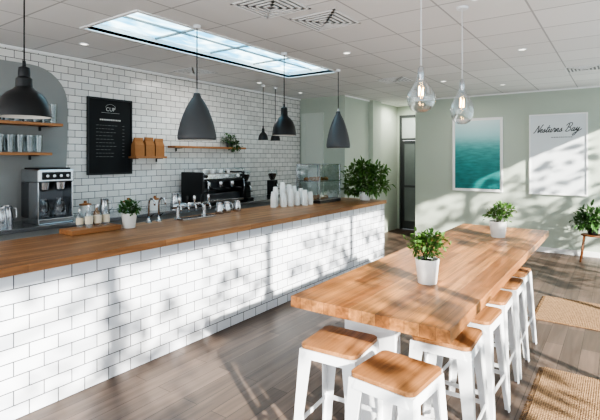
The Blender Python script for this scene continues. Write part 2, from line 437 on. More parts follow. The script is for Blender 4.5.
def diffuser(x,y,sz=0.46):
    e=thing("ceiling_vent","square white louvred air diffuser in the ceiling","vent",(x,y,CEIL),"ceiling air diffusers")
    bx=[]
    for k in range(5):
        r=sz/2*(1-k*0.19); t_=0.013; z0=-0.008-0.003*k
        bx+=[(-r,r,-r,-r+t_*1.5,z0,z0+0.006),(-r,r,r-t_*1.5,r,z0,z0+0.006),(-r,-r+t_*1.5,-r,r,z0,z0+0.006),(r-t_*1.5,r,-r,r,z0,z0+0.006)]
    multibox("vent_louvre",bx,M['white_paint'],e)
    box("vent_cavity",-sz/2+0.01,sz/2-0.01,-sz/2+0.01,sz/2-0.01,-0.004,-0.001,M['grey_paint'],e)
for p in ((-2.3,2.83),(-2.15,3.42),(-2.9,6.65),(-4.95,4.35),(-0.39,7.3)): diffuser(*p)
dl=thing("downlight","small round recessed ceiling downlight","ceiling light",(-0.9,3.6,CEIL),"recessed downlights")
lathe("trim_ring",[(0.05,0),(0.05,-0.006),(0.038,-0.008),(0.036,-0.002)],M['white_metal'],dl,seg=24)
lathe("lens",[(0.037,-0.003),(0.0,-0.003)],M['down'],dl,seg=24)
for p in ((-2.6,4.6),(-0.9,5.6),(-2.3,7.2),(-4.7,2.6),(-4.8,5.6),(-4.9,6.9),(-1.6,8.1)):
    copy_thing(dl,(p[0],p[1],CEIL))

# ------------------------------------------------------------ counter
CX0,CX1,CY0,CY1=-4.25,-3.2,0.2,6.95
c=box("bar_counter",CX0+0.05,CX1,CY0,CY1-0.03,0,0.945,M['tile_counter']); tag(c,"long service counter clad in white glazed brick tiles","counter")
c=box("countertop",CX0,CX1+0.03,CY0,CY1,0.945,1.0,M['counter_wood'],bevel=0.003); tag(c,"long warm oak countertop on the tiled counter","countertop")
c=box("back_counter",XW+0.025,-4.88,0.4,7.2,0,0.96,M['grey_paint']); tag(c,"grey back bar cabinet along the tiled wall","cabinet")
c=box("back_worktop",XW+0.022,-4.85,0.4,7.2,0.96,1.0,M['steel'],bevel=0.003); tag(c,"brushed steel worktop on the back bar cabinet","worktop")

# ------------------------------------------------------------ table
TX0,TX1,TY0,TY1=-1.5,-0.616,2.02,5.42
TZ=0.93
t=thing("communal_table","long communal oak table with white pedestal legs","table",((TX0+TX1)/2,(TY0+TY1)/2,0))
hw=(TX1-TX0)/2; hl=(TY1-TY0)/2
box("tabletop",-hw,hw,-hl,hl,TZ-0.06,TZ,M['table_wood'],t,bevel=0.0015)
for yy in (-1.2,1.2):
    box("leg",-0.36,-0.02,yy-0.04,yy+0.04,0.0,TZ-0.06,M['white_metal'],t,bevel=0.003)
box("stretcher",-0.22,-0.16,-1.16,1.16,0.74,0.82,M['white_metal'],t,bevel=0.003)

# ------------------------------------------------------------ stools
def rounded_sq(h, r, seg=5):
    P=[]
    for cx,cy,a0 in ((h-r,h-r,0),(-h+r,h-r,90),(-h+r,-h+r,180),(h-r,-h+r,270)):
        for k in range(seg+1):
            a=math.radians(a0+90*k/seg); P.append((cx+r*math.cos(a),cy+r*math.sin(a)))
    return P
def prism(name, rings, mat, parent, smooth=False, bevel=0, cap=True):
    V=[];F=[];n=len(rings[0][0])
    for P,z in rings:
        V+=[(p[0],p[1],z) for p in P]
    for j in range(len(rings)-1):
        for i in range(n):
            k=(i+1)%n; F.append((j*n+i,j*n+k,(j+1)*n+k,(j+1)*n+i))
    if cap: F.append(tuple(range(n))[::-1]); F.append(tuple((len(rings)-1)*n+i for i in range(n)))
    o=mk(name,V,F,mat,parent)
    if bevel: addbevel(o,bevel)
    return o
SH=0.69
st=thing("bar_stool","white metal bar stool with square oak seat tucked at the table","stool",(-1.27,2.17,0),"stools around the communal table",math.radians(4))
prism("seat",[(rounded_sq(0.162,0.035),SH-0.022),(rounded_sq(0.166,0.038),SH-0.019),(rounded_sq(0.166,0.038),SH-0.003),(rounded_sq(0.162,0.035),SH)],M['seat_wood'],st)
prism("seat_frame",[(rounded_sq(0.170,0.035),SH-0.07),(rounded_sq(0.164,0.04),SH-0.025),(rounded_sq(0.15,0.035),SH-0.0235),(rounded_sq(0.160,0.035),SH-0.07)],M['white_metal'],st,cap=False)
for sx in (-1,1):
    for sy in (-1,1):
        def L(cx,cy,w,t_):
            return [(cx,cy),(cx-sx*w,cy),(cx-sx*w,cy-sy*t_),(cx-sx*t_,cy-sy*t_),(cx-sx*t_,cy-sy*w),(cx,cy-sy*w)]
        prism("leg",[(L(sx*0.203,sy*0.203,0.034,0.008),0.0),(L(sx*0.164,sy*0.164,0.076,0.008),SH-0.026)],M['white_metal'],st)
def rad(z): return 0.203-0.039*z/(SH-0.026)-0.010
z=0.25; r=rad(z)
for a in range(4):
    v=[(-r,-r),(r,-r),(r,r),(-r,r)]
    p,q=v[a],v[(a+1)%4]
    V_,F_=boxdata(min(p[0],q[0])-0.004,max(p[0],q[0])+0.004,min(p[1],q[1])-0.004,max(p[1],q[1])+0.004,z-0.012,z+0.012)
    mk("footrest_bar",V_,F_,M['white_metal'],st)
copy_thing(st,(-0.87,2.02,0),math.radians(-5),"white metal bar stool with square oak seat at the table corner")
for k,(x,y) in enumerate(((-.815,2.62),(-.81,3.09),(-.82,3.54),(-.82,3.99),(-.83,4.43))):
    copy_thing(st,(x,y,0),math.radians((2,-2,1,0,-2)[k]))

# ------------------------------------------------------------ plants
def leafmesh(name, centers, n, size, mat, parent, spread=0.6, droop=0.0, width=0.45, zmin=-9, loose=.08):
    V=[];F=[]
    for i in range(n):
        (cx,cy,cz),(rx,ry,rz)=random.choice(centers)
        while True:
            d=Vector((random.uniform(-1,1),random.uniform(-1,1),random.uniform(-0.8,1)))
            if 0.15<d.length<1: break
        k=0.35+0.65*random.random(); dn=d.normalized()
        if random.random()<loose: k*=1.3
        p=Vector((cx+dn.x*rx*k,cy+dn.y*ry*k,cz+dn.z*rz*k))
        ax=(dn+Vector((random.uniform(-spread,spread),random.uniform(-spread,spread),random.uniform(-spread,spread)-droop+0.2))).normalized()
        side=ax.cross(Vector((random.uniform(-.5,.5),random.uniform(-.5,.5),1))).normalized()
        nm=side.cross(ax)
        s=size*random.uniform(0.6,1.15); wd=s*width
        pts=[p,p+ax*s*.35+side*wd*.5+nm*s*.06,p+ax*s*.7+side*wd*.38+nm*s*.0,p+ax*s-nm*s*.15,p+ax*s*.7-side*wd*.38+nm*s*0.0,p+ax*s*.35-side*wd*.5+nm*s*.06,p+ax*s*.4-nm*s*.02,p+ax*s*.72-nm*s*.06]
        if min(q.z for q in pts)<zmin: continue
        o=len(V)
        V+=pts
        F+=[(o,o+1,o+6),(o+1,o+2,o+7,o+6),(o+2,o+3,o+7),(o+3,o+4,o+7),(o+4,o+5,o+6,o+7),(o+5,o,o+6)]
    return mk(name,V,F,mat,parent,smooth=True)

def potted(name,label,loc,pr,ph,fol,n,leaf,potmat,lm,droop=0.0,width=0.45,taper=0.8,spread=0.6,zmin=-9,nst=9,loose=.08):
    e=thing(name,label,"potted plant",loc)
    lathe("pot",[(0.0,0),(pr*taper*0.97,0),(pr*taper,0.006),(pr,ph-0.008),(pr,ph),(pr*0.9,ph),(pr*0.87,ph-0.02),(0,ph-0.021)],potmat,e,seg=36)
    lathe("soil",[(pr*0.88,ph-0.02),(pr*0.5,ph-0.008),(0,ph-0.006)],M['soil'],e,seg=20)
    stems=[]
    for k in range(nst):
        (cx,cy,cz),(rx,ry,rz)=fol[k%len(fol)]
        tx=cx+random.uniform(-.7,.7)*rx; ty=cy+random.uniform(-.7,.7)*ry; tz=cz+random.uniform(0,.6)*rz
        stems.append([(random.uniform(-.3,.3)*pr,random.uniform(-.3,.3)*pr,ph-0.02),(tx*.4,ty*.4,ph+(tz-ph)*.5),(tx,ty,tz)])
    tubes("stem",stems,0.003,M['stem'],e)
    leafmesh("foliage",fol,n,leaf,lm,e,droop=droop,width=width,spread=spread,zmin=zmin,loose=loose)
    return e

potted("potted_herb","small bushy green herb in a white ceramic pot",(-0.97,2.72,TZ),0.072,0.15,[((0,0,0.22),(0.10,0.10,0.08)),((0.04,-0.02,0.27),(0.08,0.08,0.05)),((-.05,.02,.24),(.08,.08,.07))],520,0.036,M['ceramic'],M['leaf'],width=0.5,spread=1.0,loose=.2)
potted("potted_herb","small leafy plant in a white pot at the table's end",(-0.97,4.70,TZ),0.08,0.155,[((0,0,0.23),(0.13,0.13,0.07)),((.05,0,.27),(.09,.09,.06))],380,0.046,M['ceramic'],M['leaf'],width=0.5,spread=.9,loose=.2)
potted("potted_herb","small leafy plant in a white pot on the countertop",(-4.02,2.69,1.0),0.075,0.15,[((0,0,0.2),(0.10,0.10,0.07))],320,0.042,M['ceramic'],M['leaf_dark'],width=0.5,spread=.9,loose=.2)
potted("potted_shrub","large loose leafy green plant at the end of the countertop",(-3.45,6.72,1.0),0.10,0.14,[((0,0,0.30),(0.26,0.18,0.22)),((-0.18,0,0.40),(0.20,0.14,0.14)),((-.05,0,.54),(.16,.13,.11)),((0.20,0,0.46),(0.17,0.14,0.13)),((.22,-.02,.24),(.2,.15,.12)),((-.22,0,.2),(.16,.13,.12))],1250,0.105,M['ceramic'],M['leaf'],droop=0.2,width=0.36,spread=1.0,zmin=.01,nst=26,loose=.2)

ps=thing("plant_stand","slim dark wooden plant stand against the sage wall","plant stand",(-0.36,8.82,0))
for sx in (-1,1):
    for sy in (-1,1):
        tube("leg",[(sx*0.17,sy*0.17,0),(sx*0.12,sy*0.12,0.42)],0.014,M['leather'],ps,seg=10)
lathe("shelf",[(0,0.42),(0.17,0.42),(0.175,0.43),(0.17,0.44),(0,0.44)],M['leather'],ps)
potted("potted_fern","leafy green plant in a small dark pot on stand",(-0.36,8.82,0.441),0.085,0.13,[((0,0,0.27),(0.2,0.2,0.18)),((-.08,-.05,0.2),(0.19,0.17,0.1))],420,0.12,M['black_metal'],M['leaf_dark'],droop=0.25,width=0.34,spread=.9,zmin=.03,loose=.2)

# ------------------------------------------------------------ pendants
def pendant(kind,x,y,zb,R,H,label,group):
    e=thing("pendant_lamp",label,"pendant lamp",(x,y,zb),group)
    mat=M['black_metal'] if kind in('dome','bell') else M['grey_metal']
    if kind=='cone':
        P=[(0.13,1.06),(0.17,1.05),(0.19,1.0),(0.23,.96),(0.33,.90),(0.46,.81),(0.60,.69),(0.74,.54),(0.86,.38),(0.95,.22),(1.0,.10),(1.0,.05),(0.985,0.015),(0.95,0)]
    elif kind=='dome':
        P=[(0.12,1.0),(0.2,.98),(0.22,.9),(0.22,.8),(0.30,.76),(0.31,.6),(0.42,.54),(0.62,.48),(0.78,.39),(0.9,.27),(0.97,.14),(1.0,0.0)]
    else:
        P=[(0.15,1.0),(0.27,.97),(0.28,.72),(0.34,.66),(0.56,.58),(0.76,.46),(0.9,.3),(0.97,.15),(1.0,0.0)]
    prof=[(a*R,b*H) for a,b in P]
    lathe("lamp_shade",prof,mat,e,seg=48)
    inner=[(max(a*R-0.006,0.002),b*H-0.004 if i<len(P)-1 else 0.0) for i,(a,b) in enumerate(P)]
    lathe("shade_lining",inner,M['lamp_inside'],e,seg=48)
    top=P[0][1]*H
    lathe("cord_grip",[(0.0,top+0.04),(0.01,top+0.04),(0.012,top+0.0),(P[0][0]*R+0.002,top-0.004)],M['steel'] if kind=='cone' else M['black_metal'],e,seg=20)
    tube("cord",[(0,0,top+0.02),(0,0,CEIL-zb-0.02)],0.005,M['black_plastic'],e)
    lathe("ceiling_canopy",[(0.0,CEIL-zb-0.03),(0.03,CEIL-zb-0.028),(0.035,CEIL-zb-0.001)],M['white_metal'],e,seg=24)
    lathe("bulb",[(0,0.02+.02),(0.02,0.03+.02),(0.03,0.055+.02),(0.022,0.085+.02),(0.014,0.11+.02),(0.014,0.16)],M['ceramic'],e,seg=20)
    return e
G="pendants above the counter"
PX=-3.2
pendant('dome',-3.38,1.44,1.985,0.172,0.35,"black stepped dome pendant lamp over the counter",G)
pendant('cone',PX,2.85,1.867,0.177,0.41,"large grey bell-shaped pendant lamp over the counter",G)
pendant('bell',PX,4.18,1.965,0.142,0.33,"black bell pendant lamp over the counter",G)
pendant('cone',PX,5.42,1.84,0.165,0.48,"grey bell-shaped pendant lamp over the counter's end",G)
pendant('bell',-4.9,5.82,2.0,0.085,0.2,"small black bell pendant over the back bar","pendants above the back bar")
pendant('bell',-4.9,6.15,2.0,0.085,0.2,"small black bell pendant over the back bar","pendants above the back bar")

def glass_pendant(x,y,zb,R,H):
    e=thing("glass_pendant","clear teardrop glass pendant with glowing bulb over the table","pendant lamp",(x,y,zb),"glass pendants above the table")
    P=[(0,0),(0.35,.01),(0.7,.07),(0.93,.2),(1.0,.34),(0.93,.48),(0.7,.62),(0.42,.75),(0.27,.86),(0.22,1.0)]
    lathe("glass_shade",[(a*R,b*H) for a,b in P],M['glass_lamp'],e,seg=40)
    lathe("lamp_socket",[(0,H+0.04),(0.010,H+0.04),(0.018,H+0.025),(0.019,H-0.02),(0.014,H-0.05),(0,H-0.05)],M['steel'],e,seg=20)
    lathe("bulb_glass",[(0,0.33*H),(0.02,0.35*H),(0.03,.45*H),(0.022,.6*H),(0.012,.72*H),(0.012,H-0.05)],M['glass'],e,seg=20)
    tubes("filament",[[(-0.012,0,.66*H),(-0.015,0,.42*H),(-0.004,0,.62*H),(0.004,0,.42*H),(0.015,0,.62*H),(0.012,0,.42*H)]],0.0026,M['bulb'],e)
    tube("cord",[(0,0,H+0.03),(0,0,CEIL-zb-0.02)],0.0035,M['white_metal'],e)
    lathe("ceiling_canopy",[(0.0,CEIL-zb-0.02),(0.045,CEIL-zb-0.018),(0.05,CEIL-zb-0.001)],M['white_metal'],e,seg=24)
glass_pendant(-1.05,2.83,1.995,0.09,0.26)
glass_pendant(-1.05,3.76,1.975,0.092,0.33)

# ------------------------------------------------------------ shelves on tiled wall
def shelf(name,y0,y1,z,dep,label):
    e=thing(name,label,"shelf",(XW+0.0,(y0+y1)/2,z))
    h=(y1-y0)/2
    box("shelf_board",0.022,dep,-h,h,-0.03,0,M['shelf_wood'],e,bevel=0.002)
    for yy in (-h*.8,h*.8):
        multibox("bracket",[(0.022,0.03,yy-.012,yy+.012,-.08,-.031),(0.03,dep*.8,yy-.012,yy+.012,-.038,-.031)],M['black_metal'],e)
shelf("wall_shelf",1.2,2.62,2.09,0.27,"oak wall shelf holding glassware on the grey panel")
shelf("wall_shelf",1.2,2.50,1.76,0.27,"oak wall shelf holding tumblers on the grey panel")
shelf("wall_shelf",3.62,4.12,1.725,0.2,"short oak wall shelf holding paper bags")
shelf("wall_shelf",4.27,5.78,1.88,0.2,"long thin oak shelf on the tiled wall")

jar=thing("glass_tumbler","tall clear glass tumbler on the wall shelf","glass",(XW+0.20,1.6,2.09),"glassware on the upper shelf")
lathe("glass_body",[(0,0.004),(0.037,0.004),(0.044,0.22),(0.042,0.22),(0.035,0.014),(0,0.014)],M['glass_shelf'],jar,seg=24)
for k in range(1,22):
    copy_thing(jar,(XW+(0.20 if k%2==0 else .09),1.6+(k//2)*0.094,2.09))
jar2=thing("water_glass","clear glass tumbler on the lower wall shelf","glass",(XW+0.20,1.52,1.76),"glassware on the lower shelf")
lathe("glass_body",[(0,0.004),(0.032,0.004),(0.042,0.19),(0.040,0.19),(0.03,0.014),(0,0.014)],M['glass_shelf'],jar2,seg=24)
for k in range(1,20): copy_thing(jar2,(XW+(0.20 if k%2==0 else .09),1.52+(k//2)*0.096,1.76))

def bag(x,y,z,w,h,rz):
    e=thing("paper_bag","brown kraft paper bag with folded top on the shelf","paper bag",(x,y,z),"kraft paper bags",rz)
    d=.05
    V=[(-d,-w/2,0),(d,-w/2,0),(d,w/2,0),(-d,w/2,0),(-d,-w/2,h*.6),(d,-w/2,h*.6),(d,w/2,h*.6),(-d,w/2,h*.6),(-d*.25,-w/2+.008,h*.88),(d*.25,-w/2+.008,h*.88),(d*.25,w/2-.008,h*.88),(-d*.25,w/2-.008,h*.88)]
    F=[(3,2,1,0)]
    for j in (0,4):
        for i in range(4): F.append((j+i,j+(i+1)%4,j+4+(i+1)%4,j+4+i))
    F.append((8,9,10,11))
    mk("bag_body",V,F,M['kraft'],e)
    box("folded_top",d*.0,d*.5,-w/2+.006,w/2-.006,h*.82,h,M['kraft'],e)
for k in range(3): bag(XW+0.12,3.70+k*0.165,1.725,0.14,0.25+0.01*(k%2),random.uniform(-.1,.1))
potted("shelf_plant","small trailing green plant in a dark pot on the shelf",(XW+0.12,5.45,1.88),0.05,0.1,[((0,0,0.13),(0.10,0.16,0.08)),((0.05,0.08,0.02),(0.05,0.12,0.09))],300,0.055,M['grey_metal'],M['leaf_dark'],droop=0.3)

# ------------------------------------------------------------ menu board
mb=thing("menu_board","black framed chalk menu board with white lettering on tiled wall","menu board",(XW+0.002,3.36,1.5))
box("board_panel",0.0,0.02,-0.30,0.30,0,0.96,M['board'],mb)
multibox("board_frame",[(0,0.03,-0.315,-0.295,-0.015,0.975),(0,0.03,0.295,0.315,-0.015,0.975),(0,0.03,-0.295,0.295,-0.015,0.005),(0,0.03,-0.295,0.295,0.955,0.975)],M['black_metal'],mb)
def text(name,body,size,parent,loc,rot,mat,align='CENTER',shear=0,ext=0.0005,space=1.0,off=0):
    cu=bpy.data.curves.new(name,'FONT'); cu.body=body; cu.size=size; cu.align_x=align; cu.extrude=ext; cu.shear=shear; cu.space_character=space; cu.offset=off
    tmp=bpy.data.objects.new(name+"_tmp",cu); C.objects.link(tmp)
    bpy.context.view_layer.update()
    dg=bpy.context.evaluated_depsgraph_get()
    me=bpy.data.meshes.new_from_object(tmp.evaluated_get(dg)); 
    bpy.data.objects.remove(tmp)
    me.materials.clear(); me.materials.append(mat)
    o=bpy.data.objects.new(name,me); o.location=loc; o.rotation_euler=rot; o.parent=parent; C.objects.link(o); return o
RB=(math.pi/2,0,math.pi/2)
text("lettering","CUP",0.07,mb,(0.0215,0,0.81),RB,M['chalk'])
tubes("emblem_arc",[[(0.022,.075*math.cos(a*math.pi/12),.84+.06*math.sin(a*math.pi/12)) for a in range(1,12)]],.0018,M['chalk'],mb)
ln=[(0.0205,0.0215,-.13,.13,0.785,0.788)]
x=-.15
while x<.13:
    w_=random.choice((.014,.02)); ln.append((0.0205,0.0215,x,x+w_,0.685,0.705)); x+=w_+.007
o=multibox("heading_line",ln,M['chalk'],mb); o["kind"]="stuff"
ln=[]
zz=0.62
while zz>0.20:
    x=-.20
    lim=random.uniform(0,.1)
    while x<lim:
        wl_=random.uniform(.02,.05); 
        ln.append((0.0205,0.0215,x,min(x+wl_,.12),zz,zz+0.005)); x+=wl_+.012
    ln.append((0.0205,0.0215,.17,.20,zz,zz+0.005))
    zz-=0.045
o=multibox("menu_lines",ln,M['chalk_faint'],mb); o["kind"]="stuff"

# ------------------------------------------------------------ posters
def poster(name,label,x0,x1,z0,z1):
    e=thing(name,label,"framed poster",((x0+x1)/2,YR-0.002,(z0+z1)/2))
    hx,hz=(x1-x0)/2,(z1-z0)/2; t_=.022
    multibox("picture_frame",[(-hx,-hx+t_,-.035,0,-hz,hz),(hx-t_,hx,-.035,0,-hz,hz),(-hx+t_,hx-t_,-.035,0,-hz,-hz+t_),(-hx+t_,hx-t_,-.035,0,hz-t_,hz)],M['white_paint'],e)
    return e,hx,hz
e,hx,hz=poster("sea_poster","white framed print of calm teal sea on sage wall",-2.75,-1.81,1.05,2.48)
box("mat_board",-hx+.02,hx-.02,-.02,-.012,-hz+.02,hz-.02,M['paper'],e)
box("sea_print",-hx+.05,hx-.05,-.026,-.0205,-hz+.05,hz-.05,M['sea'],e)
e,hx,hz=poster("script_poster","white framed pale poster with dark script lettering",-1.36,-0.45,1.04,2.49)
box("poster_sheet",-hx+.02,hx-.02,-.02,-.012,-hz+.02,hz-.02,M['poster_paper'],e)
G_={
'N':([[(-.3,.1),(-.1,0),(.15,.9),(.35,2.0),(.6,1.0),(.85,0),(1.0,1.0),(1.2,2.1),(1.5,2.2)]],1.15),
'e':([[(0,.3),(.35,.5),(.55,.8),(.38,1.0),(.18,.75),(.15,.25),(.4,0),(.8,.3)]],.76),
's':([[(0,.25),(.3,.8),(.38,1.0),(.42,.7),(.5,.3),(.3,0),(.1,.1),(.4,.05),(.75,.3)]],.72),
't':([[(0,.25),(.25,.9),(.38,2.0),(.25,.6),(.28,.1),(.45,0),(.7,.3)],[(.0,1.25),(.8,1.4)]],.66),
'u':([[(0,.25),(.2,1.0),(.18,.3),(.32,0),(.55,.2),(.68,1.0),(.64,.25),(.8,0),(1.05,.3)]],1.02),
'r':([[(0,.3),(.2,1.15),(.3,.95),(.55,.95),(.5,.4),(.58,0),(.85,.3)]],.8),
'a':([[(.65,.85),(.4,1.0),(.12,.6),(.15,.1),(.4,.05),(.62,.5),(.7,.95),(.65,.3),(.78,0),(1.05,.3)]],1.02),
'n':([[(0,.25),(.15,.95),(.12,.0),(.25,.7),(.45,1.0),(.55,.8),(.52,.2),(.68,0),(.95,.3)]],.92),
'B':([[(.15,0),(.3,1.0),(.38,2.1)],[(-.3,1.6),(.2,2.2),(.8,2.3),(1.0,1.75),(.7,1.2),(.35,1.1),(.9,1.0),(1.1,.5),(.75,.05),(.3,-.05),(.0,.2)]],1.35),
'y':([[(0,.25),(.2,1.0),(.2,.3),(.38,.1),(.6,.5),(.72,1.0),(.6,.0),(.3,-1.0),(-.1,-1.2),(-.1,-.8),(.6,-.2),(1.4,.5)]],1.0),
}
def script(name,word,xh,cx,zc,par,rad_,yoff):
    x=0; S=[]
    for ch in word:
        if ch==' ': x+=.75; continue
        sts,adv=G_[ch]
        for s_ in sts: S.append([(x+px*1.02+.42*pz,pz+.035*x) for px,pz in s_])
        x+=adv
    tot=x
    L=[]
    for s_ in S:
        q=[((px-tot/2)*xh+cx,yoff,pz*xh+zc) for px,pz in s_]
        L.append(smoothpts(q,6) if len(q)>2 else [Vector(p) for p in q])
    o=tubes(name,L,rad_,M['ink'],par,seg=5); return o
script("script_lettering","Nesturns Bay",.064,-.02,.39,e,.0052,-.0215)
x=-.1; ln=[]
while x<.22:
    w_=random.uniform(.015,.035); ln.append((x,x+w_,-.0215,-.0205,.30,.31)); x+=w_+.008
o=multibox("small_lettering",ln,M['ink'],e); o["kind"]="stuff"

# ------------------------------------------------------------ espresso machine
em=thing("espresso_machine","chrome and black espresso machine with cups on top","espresso machine",(-5.12,4.92,1.0))
multibox("machine_body",[(-.25,.14,-.42,.42,.05,.17),(-.25,-.06,-.42,.42,.17,.36)],M['dark_steel'],em,bevel=.012)
box("machine_head",-.25,.2,-.42,.42,.34,.47,M['steel'],em,bevel=.015)
box("control_strip",.2,.206,-.40,.40,.35,.39,M['black_plastic'],em)
box("side_panel",-.26,.22,-.445,-.42,.03,.49,M['black_plastic'],em,bevel=.012)
box("side_panel",-.26,.22,.42,.445,.03,.49,M['black_plastic'],em,bevel=.012)
box("drip_tray",-.04,.24,-.40,.40,.04,.075,M['steel'],em,bevel=.004)
multibox("cup_rail",[(-.24,.2,-.43,-.42,.53,.54),(-.24,.2,.42,.43,.53,.54),(.19,.2,-.42,.42,.53,.54),(.19,.2,-.43,-.42,.47,.53),(.19,.2,.42,.43,.47,.53),(.19,.2,-.01,.01,.47,.53)],M['steel'],em)
for yy in (-.25,0,.25):
    lathe("group_head",[(0,.34),(.04,.34),(.045,.27),(.035,.25),(0,.25)],M['steel'],em,loc=(.12,yy,0),seg=20)
    tube("portafilter_handle",[(.12,yy,.255),(.2,yy,.25),(.32,yy,.24)],.012,M['black_plastic'],em,r2=.016)
    lathe("pressure_gauge",[(0,0),(.024,0),(.024,.012),(.018,.014),(0,.014)],M['ceramic'],em,loc=(.2,yy+.06,.425),seg=20,rot=(0,math.pi/2,0))
for yy in (-.38,.38):
    tube("steam_wand",[(.2,yy,.38),(.26,yy,.36),(.27,yy,.25),(.24,yy,.12)],.006,M['steel'],em)
    lathe("steam_knob",[(0,0),(.022,0),(.025,.03),(0,.034)],M['black_plastic'],em,loc=(.2,yy,.43),seg=16,rot=(0,math.pi/2,0))
for k in range(4):
    lathe("foot",[(0,0),(.025,0),(.02,.05),(0,.05)],M['black_plastic'],em,loc=((-.2,.1)[k%2],(-.38,.38)[k//2],0),seg=12)
cup=thing("espresso_cup","white espresso cup on top of the espresso machine","cup",(-5.2,4.6,1.471),"cups on the espresso machine")
lathe("cup_body",[(0,0),(.022,0),(.036,.05),(.034,.05),(.02,.006),(0,.006)],M['ceramic'],cup,seg=20)
tube("cup_handle",[(.032,0,.042),(.05,0,.038),(.046,0,.02),(.027,0,.014)],.003,M['ceramic'],cup)
for k in range(1,8): copy_thing(cup,(-5.2+.1*(k%2),4.6+.085*k,1.471),random.uniform(0,3))

def grinder(x,y,lab):
    g=thing("coffee_grinder",lab,"coffee grinder",(x,y,1.0))
    multibox("grinder_body",[(-.1,.1,-.08,.08,0,.04),(-.1,.04,-.07,.07,.04,.3)],M['black_plastic'],g,bevel=.01)
    lathe("bean_hopper",[(.04,.3),(.045,.32),(.085,.4),(.09,.48),(.085,.49),(0,.49)],M['glass_shelf'],g,loc=(-.03,0,0),seg=24)
    lathe("coffee_beans",[(0,.305),(.038,.31),(.07,.39),(.07,.42),(0,.425)],M['soil'],g,loc=(-.03,0,0),seg=20)
    tube("grinder_spout",[(.04,0,.24),(.09,0,.22),(.095,0,.17)],.018,M['steel'],g)
    multibox("portafilter_fork",[(.04,.12,-.03,-.02,.14,.15),(.04,.12,.02,.03,.14,.15)],M['steel'],g)
grinder(-5.1,5.62,"black coffee grinder with bean hopper beside espresso machine")
grinder(-5.1,6.35,"black coffee grinder with bean hopper near the corner")

br=thing("coffee_brewer","compact steel and black coffee brewer on the back worktop","coffee machine",(-5.12,2.42,1.0))
box("brewer_base",-.2,.2,-.185,.185,0,.06,M['steel'],br,bevel=.01)
box("brewer_body",-.2,-.02,-.185,.185,.06,.44,M['dark_steel'],br,bevel=.006)
box("brewer_head",-.2,.2,-.19,.19,.44,.58,M['steel'],br,bevel=.015)
box("top_tray",-.17,.17,-.165,.165,.581,.595,M['black_plastic'],br,bevel=.004)
box("side_rail",-.02,.18,-.185,-.172,.06,.44,M['steel'],br)
box("side_rail",-.02,.18,.172,.185,.06,.44,M['steel'],br)
box("control_panel",.2,.206,-.15,.15,.47,.55,M['black_plastic'],br)
for k in range(4):
    lathe("control_knob",[(0,0),(.018,0),(.016,.02),(0,.021)],M['steel'],br,loc=(.206,-.105+.07*k,.51),seg=16,rot=(0,math.pi/2,0))
for yy in (-.085,.085):
    lathe("brew_basket",[(0,.44),(.06,.44),(.05,.36),(.02,.34),(0,.34)],M['steel'],br,loc=(.09,yy,0),seg=20)
    lathe("carafe",[(0,.062),(.06,.065),(.072,.11),(.066,.18),(.042,.23),(.046,.26),(.042,.26),(.036,.23),(0,.18)],M['glass_lamp'],br,loc=(.09,yy,0),seg=24)
    tube("carafe_handle",[(.13,yy,.24),(.19,yy,.23),(.19,yy,.14),(.155,yy,.12)],.008,M['black_plastic'],br)
kt=thing("steel_jug","tall brushed steel jug on the back worktop","jug",(-5.05,1.93,1.0),"steel jugs on the back worktop")
lathe("jug_body",[(0,0),(.06,0),(.065,.01),(.055,.12),(.045,.18),(.05,.2),(.046,.2),(.04,.18),(0,.02)],M['steel'],kt)
tube("jug_handle",[(.048,0,.18),(.09,0,.17),(.095,0,.08),(.06,0,.05)],.007,M['steel'],kt)
copy_thing(kt,(-5.22,2.05,1.0),1.0); copy_thing(kt,(-5.18,3.12,1.0),1.3)
copy_thing(kt,(-5.12,4.15,1.0),1.3)
bb=thing("white_canister","white ceramic canister with lid on the back worktop","canister",(-5.1,3.4,1.0),"canisters on the back worktop")
lathe("canister_body",[(0,0),(.06,0),(.065,.01),(.065,.13),(.06,.14),(0,.14)],M['ceramic'],bb)
lathe("canister_lid",[(.067,.141),(.067,.155),(.02,.165),(.015,.18),(.02,.19),(0,.195)],M['shelf_wood'],bb)
copy_thing(bb,(-5.18,2.88,1.0)); copy_thing(bb,(-5.1,3.8,1.0))

cbd=box("wooden_board",-4.23,-4.0,2.10,2.59,1.001,1.045,M['shelf_wood'],bevel=.004); tag(cbd,"thick wooden serving board at the back of the countertop","cutting board")
def bottle(x,y,h,r,mat,lab):
    e=thing("glass_bottle",lab,"bottle",(x,y,1.046),"bottles and jars on the serving board")
    lathe("bottle_body",[(0,0),(r,0),(r,h*.6),(r*.85,h*.68),(r*.38,h*.78),(r*.36,h*.93),(0,h*.93)],mat,e,seg=20)
    lathe("bottle_cap",[(r*.42,h*.9),(r*.42,h),(0,h)],M['steel'],e,seg=16)
    lathe("bottle_label",[(r*1.02,h*.15),(r*1.02,h*.5)],M['cream'],e,seg=20)
for k,(x,y) in enumerate(((-4.18,2.27),(-4.09,2.31),(-4.18,2.355),(-4.09,2.40),(-4.18,2.44),(-4.10,2.49),(-4.19,2.53))):
    if k==4: bottle(x,y,.19,.030,M['amber'],"amber syrup bottle with cream label on the serving board")
    else: bottle(x,y,.17+.04*(k%2),.033,M['glass_lamp'],"clear glass bottle with cream label on the serving board")
tp=thing("water_tap","chrome gooseneck tap rising from the countertop","tap",(-4.17,3.03,1.0),"chrome gooseneck taps on the counter")
lathe("tap_base",[(0,0),(.035,0),(.03,.015),(.016,.025),(.014,.05),(0,.05)],M['steel'],tp,seg=20)
tube("tap_neck",[(0,0,.04),(0,0,.2),(0.01,0,.235),(.04,0,.26),(.08,0,.255),(.1,0,.225),(.103,0,.19)],.010,M['steel'],tp,seg=12)
tube("tap_lever",[(0,.015,.06),(0,.06,.08)],.006,M['black_plastic'],tp)
copy_thing(tp,(-4.17,3.16,1.0),.1)
